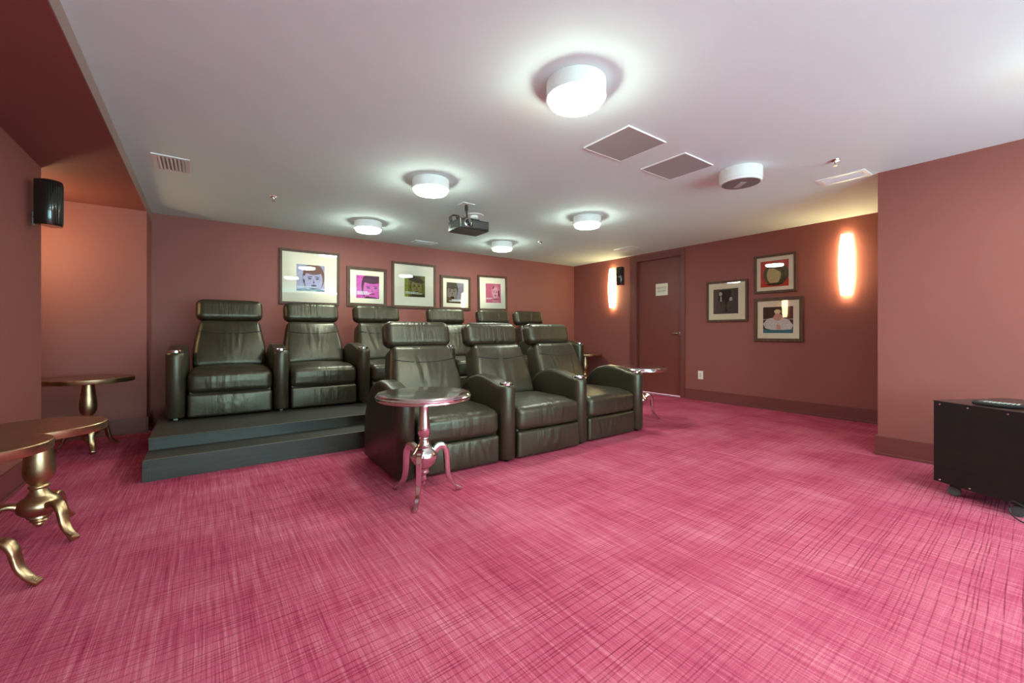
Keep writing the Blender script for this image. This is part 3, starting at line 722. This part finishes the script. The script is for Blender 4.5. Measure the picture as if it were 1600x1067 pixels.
# ------------------------------------------------------------------ outlet and door sign
t = thing('power_outlet', 'ivory wall outlet low on the right wall beside the door', 'outlet', (XR, 3.663, 0.398))
link('cover_plate', B(-0.006, -0.042, -0.066, 0, 0.042, 0.066, bev=0.002), M_PLATE, t)
link('socket', B(-0.010, -0.017, -0.036, -0.005, 0.017, 0.036, bev=0.002), mat('socket_ivory', (0.62, 0.53, 0.48), 0.4), t)
t = thing('door_sign', 'small cream paper sign with two lines of grey lettering on the door', 'sign', (XR+0.055, 4.405, 1.815))
link('sign_sheet', B(-0.003, -0.118, -0.103, 0, 0.118, 0.103), M_PAPER, t)
for txt, zz, sz in (('SERVICE', 0.012, 0.052), ('ROOM', -0.042, 0.052)):
    cu = bpy.data.curves.new('lettering', 'FONT'); cu.body = txt; cu.size = sz; cu.align_x = 'CENTER'; cu.extrude = 0.0004
    o = bpy.data.objects.new('lettering', cu); C.objects.link(o)
    me = bpy.data.meshes.new_from_object(o); bpy.data.objects.remove(o); me.materials.clear(); me.materials.append(M_DARKTXT)
    o = bpy.data.objects.new('lettering', me); C.objects.link(o); o.parent = t; o.location = (-0.0042, 0, zz); o.rotation_euler = (PI/2, 0, -PI/2)

# ------------------------------------------------------------------ framed pictures
def poly(bm, pts, y, mi):
    vs = [bm.verts.new((px, y, pz)) for px, pz in pts]; f = bm.faces.new(vs); f.material_index = mi
def ell(cx_, cz_, rx, rz_, n=28, a0=0, a1=2*PI, tilt=0):
    out = []
    for i in range(n):
        a = a0+(a1-a0)*i/(n if a1-a0 > 6.2 else n-1); X_ = rx*math.cos(a); Z_ = rz_*math.sin(a)
        out.append((cx_+X_*math.cos(tilt)-Z_*math.sin(tilt), cz_+X_*math.sin(tilt)+Z_*math.cos(tilt)))
    return out
def picture(label, cx_, cz_, w_, h_, fw, pw, ph_, pcx, pcz, cols, draw, where, tilt=0.0, group='framed pictures'):
    """picture built in x-z, looking along -y; where=('back', ) or ('right', )"""
    if where == 'back': loc = (cx_, YB, cz_); rz = 0
    else: loc = (XR, cx_, cz_); rz = -PI/2
    t = thing('framed_picture', label, 'picture', loc, rz, group); t.rotation_euler = (0, tilt, 0) if where == 'back' else (tilt, 0, rz)
    if where != 'back': t.rotation_euler = (0, 0, rz)
    hw, hh = w_/2, h_/2; fw += 0.007
    bm = bmesh.new(); d = 0.028
    for a in ((-hw, -hh, hw, -hh+fw), (-hw, hh-fw, hw, hh), (-hw, -hh+fw, -hw+fw, hh-fw), (hw-fw, -hh+fw, hw, hh-fw)):
        box(bm, a[0], -d, a[1], a[2], -0.002, a[3], bev=0.002)
    link('frame', bm, M_FRAME, t)
    link('mat_board', B(-hw+fw, -0.012, -hh+fw, hw-fw, -0.004, hh-fw), M_MAT, t)
    bm = bmesh.new(); x0, x1, z0, z1 = pcx-pw/2, pcx+pw/2, pcz-ph_/2, pcz+ph_/2
    poly(bm, [(x0, z0), (x1, z0), (x1, z1), (x0, z1)], -0.0125, 0)
    bl = []
    def P(pts, mi, lay):  # pts in 0..1 print space, clipped by clamping
        q = [(x0+max(0, min(1, u))*pw, z0+max(0, min(1, v))*ph_) for u, v in pts]
        r = [q[0]]
        for s in q[1:]:
            if abs(s[0]-r[-1][0])+abs(s[1]-r[-1][1]) > 1e-5: r.append(s)
        if len(r) > 2: poly(bm, r, -0.0125-0.0002*lay, mi)
    draw(P)
    ms = []
    for i, c in enumerate(cols):
        mm = mat('print_ink', srgb(*c), 0.7, spec=0.2)
        n_ = noise(mm, mapping(mm), 60, 3)
        lk(mm, ramp(mm, n_, [(0.3, tuple(v*0.8 for v in srgb(*c))), (0.7, tuple(min(1, v*1.15) for v in srgb(*c)))]), bsdf(mm).inputs['Base Color']); ms.append(mm)
    me_o = link('print', bm, ms, t)
    link('glass', B(-hw+fw, -0.0175, -hh+fw, hw-fw, -0.0165, hh-fw), M_GLASS, t)
    return t
def textlines(P, u0, v0, lens, h, mi, lay, rs):
    rnd = random.Random(rs)
    for k, L in enumerate(lens):
        u = u0; v = v0-k*h*1.9
        while u < u0+L:
            wl = rnd.uniform(0.04, 0.10); P([(u, v), (min(u+wl, u0+L), v), (min(u+wl, u0+L), v+h), (u, v+h)], mi, lay); u += wl+0.018
def face(P, hair, skin, dark, cx_=0.6, cz_=0.42, sx=0.30, sz=0.46, mouth=None, lay=1, hat=False, fringe=True):
    P(ell(cx_, cz_+0.12, sx*1.22, sz*1.18), hair, lay)
    P(ell(cx_, cz_, sx, sz*0.98), skin, lay+1)
    if fringe: P(ell(cx_, cz_+sz*0.80, sx*1.08, sz*0.36), hair, lay+2)
    P([(cx_-sx*0.5, 0), (cx_+sx*0.5, 0), (cx_+sx*0.42, cz_-sz*0.6), (cx_-sx*0.42, cz_-sz*0.6)], skin, lay+1)
    for s in (-1, 1):
        P(ell(cx_+s*sx*0.42, cz_+0.06, sx*0.20, 0.030), dark, lay+3)
        P(ell(cx_+s*sx*0.42, cz_+0.13, sx*0.30, 0.016, tilt=-s*0.15), dark, lay+3)
    P([(cx_-0.01, cz_+0.03), (cx_+0.045, cz_-0.10), (cx_-0.02, cz_-0.11)], dark if mouth is None else mouth, lay+3)
    P(ell(cx_+0.01, cz_-0.20, sx*0.32, 0.034), dark if mouth is None else mouth, lay+3)
def pic_a(P):
    P([(0, 0), (0.22, 0), (0.30, 0.35), (0.18, 1), (0, 1)], 1, 1); face(P, 2, 3, 4, 0.60, 0.42, 0.32, 0.48)
    P(ell(0.27, 0.50, 0.05, 0.09), 3, 4); P([(0, 0), (1, 0), (1, 0.05), (0.8, 0.10), (0.55, 0.03), (0.3, 0.10), (0, 0.07)], 4, 6); textlines(P, 0.02, 0.16, [0.5, 0.35], 0.018, 5, 8, 1)
def pic_b(P): face(P, 1, 2, 3, 0.68, 0.40, 0.38, 0.56, mouth=4); textlines(P, 0.04, 0.27, [0.45, 0.62, 0.52], 0.026, 5, 8, 2); P([(0.35, 0), (0.45, 0.10), (0.7, 0.04), (1, 0.0)], 3, 6)
def pic_c(P):
    P([(0, 0), (0.18, 0), (0.20, 1), (0, 1)], 1, 1); face(P, 2, 3, 4, 0.58, 0.45, 0.26, 0.40, fringe=False)
    P(ell(0.55, 0.80, 0.40, 0.13, tilt=-0.25), 4, 6); P(ell(0.58, 0.92, 0.24, 0.16), 2, 5)
    P([(0.15, 0), (1, 0), (0.95, 0.16), (0.7, 0.10), (0.4, 0.12)], 4, 6); textlines(P, 0.04, 0.20, [0.62, 0.82], 0.03, 5, 8, 3)
def pic_d(P):
    P([(0.6, 0), (1, 0), (1, 1), (0.6, 1)], 1, 1); face(P, 2, 3, 4, 0.32, 0.52, 0.28, 0.38, lay=2)
    P([(0, 0), (0.9, 0), (0.75, 0.14), (0.45, 0.20), (0.15, 0.26), (0, 0.34)], 4, 7); textlines(P, 0.30, 0.17, [0.6, 0.62], 0.025, 5, 9, 4); textlines(P, 0.15, 0.09, [0.75], 0.03, 5, 9, 14)
def pic_e(P):
    P([(0.40, 0), (0.92, 0), (0.80, 0.18), (0.5, 0.18)], 1, 1); P(ell(0.65, 0.56, 0.30, 0.38), 2, 2); P(ell(0.63, 0.52, 0.19, 0.30), 3, 3)
    for s in (-1, 1): P(ell(0.63+s*0.085, 0.56, 0.05, 0.018), 4, 4); P(ell(0.63+s*0.085, 0.62, 0.06, 0.010), 4, 4)
    P(ell(0.63, 0.38, 0.06, 0.03), 4, 4); P([(0.52, 0.17), (0.78, 0.17), (0.75, 0.21), (0.54, 0.21)], 4, 4); P(ell(0.50, 0.80, 0.10, 0.04, tilt=0.9), 4, 4); P(ell(0.86, 0.5, 0.05, 0.18), 4, 4)
    textlines(P, 0.02, 0.24, [0.45, 0.40, 0.3], 0.015, 5, 8, 5)
def pic_f(P):   # monochrome print, two vague seated shapes
    P([(0.25, 0), (0.72, 0), (0.72, 0.95), (0.25, 0.95)], 1, 1); P(ell(0.30, 0.30, 0.20, 0.30), 2, 2); P(ell(0.31, 0.62, 0.12, 0.16), 1, 3); P(ell(0.30, 0.80, 0.065, 0.085), 3, 4); P([(0.28, 0.5), (0.35, 0.5), (0.34, 0.7), (0.29, 0.7)], 3, 5)
    P(ell(0.70, 0.30, 0.16, 0.24), 2, 3); P(ell(0.71, 0.58, 0.065, 0.08), 3, 4); P([(0, 0), (1, 0), (1, 0.07), (0, 0.10)], 2, 5); P([(0.80, 0.1), (0.95, 0.1), (0.95, 1), (0.82, 1)], 2, 2)
def pic_g(P):   # plain colour-field stand-in
    P(ell(0.55, 0.48, 0.45, 0.44), 1, 1); P(ell(0.48, 0.45, 0.25, 0.36), 2, 2); P([(0.25, 0.72), (0.62, 0.93), (0.86, 0.62), (0.70, 0.55), (0.50, 0.70)], 1, 3); P(ell(0.52, 0.10, 0.30, 0.05), 3, 4)
def pic_h(P):   # figure in a broad white dress
    P([(0, 0), (1, 0), (1, 0.16), (0.5, 0.10), (0, 0.16)], 1, 1); P([(0, 0.50), (1, 0.50), (1, 0.54), (0, 0.54)], 2, 1); P([(0.0, 0.36), (0.15, 0.55), (0.40, 0.60), (0.62, 0.60), (0.86, 0.50), (1.0, 0.30), (0.95, 0.14), (0.7, 0.12), (0.3, 0.12), (0.08, 0.18)], 3, 2)
    P(ell(0.50, 0.60, 0.15, 0.13), 4, 3); P(ell(0.49, 0.74, 0.085, 0.10), 4, 4); P(ell(0.49, 0.82, 0.11, 0.08), 5, 5); P([(0.45, 0.14), (0.60, 0.14), (0.57, 0.32), (0.46, 0.32)], 4, 4)
W_ = (240, 235, 235)
picture('large framed portrait in lilac and violet on the back wall, leftmost picture', 1.216, 1.840, 0.775, 0.755, 0.026, 0.365, 0.370, 0.005, -0.005, [(165, 155, 185), (178, 170, 196), (125, 84, 72), (172, 160, 190), (70, 55, 72), W_], pic_a, 'back')
picture('small framed portrait in magenta, second picture from the left on the back wall', 2.007, 1.760, 0.600, 0.590, 0.040, 0.345, 0.345, 0.010, 0.0, [(205, 85, 170), (86, 44, 62), (208, 92, 172), (74, 28, 62), (165, 30, 110), W_], pic_b, 'back')
picture('large framed portrait in olive green in the middle of the back wall', 2.765, 1.830, 0.752, 0.730, 0.030, 0.352, 0.345, 0.010, -0.01, [(118, 110, 48), (150, 146, 50), (98, 90, 46), (140, 130, 74), (66, 58, 32), W_], pic_c, 'back')
picture('framed grey and brown portrait, second picture from the right on the back wall', 3.522, 1.752, 0.585, 0.580, 0.036, 0.335, 0.355, -0.01, 0.0, [(110, 96, 84), (128, 120, 130), (66, 54, 46), (126, 112, 106), (84, 66, 38), W_], pic_d, 'back')
picture('framed rose pink portrait hanging slightly crooked, rightmost picture on the back wall', 4.285, 1.790, 0.640, 0.640, 0.030, 0.330, 0.350, 0.015, 0.0, [(206, 100, 125), (216, 130, 148), (214, 128, 146), (228, 160, 172), (120, 16, 50), W_], pic_e, 'back', tilt=-0.022)
picture('framed black and white print of two seated figures, on the right wall', 3.247, 1.540, 0.615, 0.615, 0.024, 0.375, 0.375, -0.015, 0.0, [(95, 84, 78), (52, 46, 44), (86, 76, 72), (190, 180, 172)], pic_f, 'right')
picture('framed red print with an olive and cream shape, top picture on the right wall', 2.583, 1.882, 0.535, 0.530, 0.026, 0.355, 0.360, -0.005, 0.0, [(214, 62, 44), (92, 78, 40), (205, 178, 124), (70, 54, 34)], pic_g, 'right')
picture('framed print of a seated figure in a wide white dress, right wall', 2.545, 1.248, 0.612, 0.605, 0.036, 0.375, 0.360, 0.0, -0.005, [(66, 50, 42), (72, 122, 134), (170, 150, 140), (222, 208, 206), (214, 160, 148), (232, 216, 178)], pic_h, 'right')

# ------------------------------------------------------------------ rolling equipment cabinet and remote
ux, uy = -0.21/0.4518, -0.40/0.4518
A_ = (3.985, 0.637)
t = thing('equipment_cabinet', 'black wooden equipment cabinet on casters, cut off by the right photo edge', 'cabinet', (A_[0], A_[1], 0), math.atan2(uy, ux))
# local +x runs along the near side panel, local +y points away from the camera
CW, CD, Z0, Z1 = 0.462, 0.62, 0.075, 0.610
M_CAB = mat('black_melamine', (0.018, 0.014, 0.012), 0.55, spec=0.25)
lk(M_CAB, ramp(M_CAB, noise(M_CAB, mapping(M_CAB), 9, 5), [(0.3, (0.008, 0.007, 0.006)), (0.7, (0.017, 0.011, 0.010))]), bsdf(M_CAB).inputs['Base Color'])
body = link('cabinet_body', B(0, 0.0, Z0, CW, CD, Z1, bev=0.002), M_CAB, t)
link('top_panel', B(-0.002, -0.003, Z1, CW+0.002, CD+0.002, Z1+0.004), mat('brown_black_top', (0.05, 0.03, 0.028), 0.3), t)
link('edge_trim', B(CW-0.002, -0.004, Z0, CW+0.002, 0.002, Z1), M_GREY, t)
bm = bmesh.new(); box(bm, CW, 0.02, Z0+0.02, CW+0.006, CD-0.02, Z1-0.02)
link('rack_front', bm, M_GLOSS, t)
for k in range(12):
    bm = bmesh.new(); lathe(bm, [(0, 0), (0.004, 0), (0.003, 0.003), (0, 0.003)], 10, cap=False)
    link('rack_screw', bm, M_CHROME, t, loc=(CW+0.006, 0.035, Z0+0.05+0.038*k), rot=(0, PI/2, 0))
for sx_, sz_ in ((0.035, Z1-0.018), (0.19, Z1-0.018), (0.385, Z1-0.018), (0.035, Z0+0.014), (0.20, Z0+0.014)):
    bm = bmesh.new(); lathe(bm, [(0, 0), (0.006, 0), (0.005, 0.002), (0, 0.003)], 14, cap=False)
    link('screw', bm, M_CHROME, t, loc=(sx_, -0.0, sz_), rot=(PI/2, 0, 0))
M_WHEEL = mat('grey_rubber_wheel', (0.055, 0.062, 0.062), 0.45)
for cx_, cy_, a in ((0.085, 0.05, 0.5), (CW-0.055, 0.05, 0.3), (0.085, CD-0.06, 0.2), (CW-0.055, CD-0.06, 1.0)):
    bm = bmesh.new()
    for s in (-1, 1):
        vb = len(bm.verts); tmp = [(0, 0), (0.020, 0.0), (0.030, 0.003), (0.032, 0.010), (0.030, 0.017), (0, 0.020)]
        b2 = bmesh.new(); lathe(b2, tmp, 28, cap=False); bmesh.ops.transform(b2, matrix=Matrix.Translation((0, s*0.003, 0.032)) @ Matrix.Rotation(-s*PI/2, 4, 'X'), verts=b2.verts[:])
        me = bpy.data.meshes.new('tmp'); b2.to_mesh(me); b2.free(); bm.from_mesh(me); bpy.data.meshes.remove(me)
    w_ = link('caster', bm, M_WHEEL, t, smooth=50, loc=(cx_, cy_, 0), rot=(0, 0, a))
    bm = bmesh.new(); tube(bm, [(0, 0, 0.03), (0.01, 0, 0.078)], 0.010, 12); box(bm, -0.022, -0.006, 0.045, 0.022, 0.006, 0.066, bev=0.003); link('caster_fork', bm, M_BLACK, w_)
ca = Matrix.Rotation(math.atan2(uy, ux), 3, 'Z')
def cw(x, y, z): v = ca @ Vector((x, y, 0)); return (A_[0]+v.x, A_[1]+v.y, z)
bm = bmesh.new()
tube(bm, spline([cw(0.40, -0.012, 0.055), cw(0.41, -0.03, 0.09), cw(0.45, -0.05, 0.105), cw(0.52, -0.06, 0.085), cw(0.60, -0.03, 0.02), cw(0.75, 0.02, 0.006)], 8), 0.004, 8)
tube(bm, spline([cw(0.40, -0.012, 0.055), cw(0.42, -0.035, 0.030), cw(0.47, -0.05, 0.008), cw(0.56, -0.06, 0.005), cw(0.70, -0.02, 0.005)], 8), 0.004, 8)
tag(link('power_cable', bm, M_CABLE, smooth='all'), 'thin black cable looping on the carpet by the cabinet caster at the photo edge', 'cable')
t = thing('remote_control', 'black remote control with pale buttons lying on the equipment cabinet', 'remote control', cw(0.300, 0.085, Z1+0.004), math.atan2(uy, ux)+0.35)
def frem(px, py, pz): return px, py*(1-0.15*sm(0, 0.12, px)), pz+(0.004*sm(0.02, 0.10, abs(px)))
o = link('remote_body', rbox(0.24, 0.062, 0.026, 0.011, 12, frem), M_BLACK, t, smooth='all'); o.location = (0, 0, 0.013)
M_BTN = mat('pale_buttons', (0.45, 0.46, 0.44), 0.5)
for r_ in range(9):
    for c_ in range(3):
        bm = B(-0.006, -0.005, 0, 0.006, 0.005, 0.004, bev=0.0012); link('button', bm, M_BTN, t, loc=(-0.085+0.0195*r_, -0.018+0.018*c_, 0.0255))
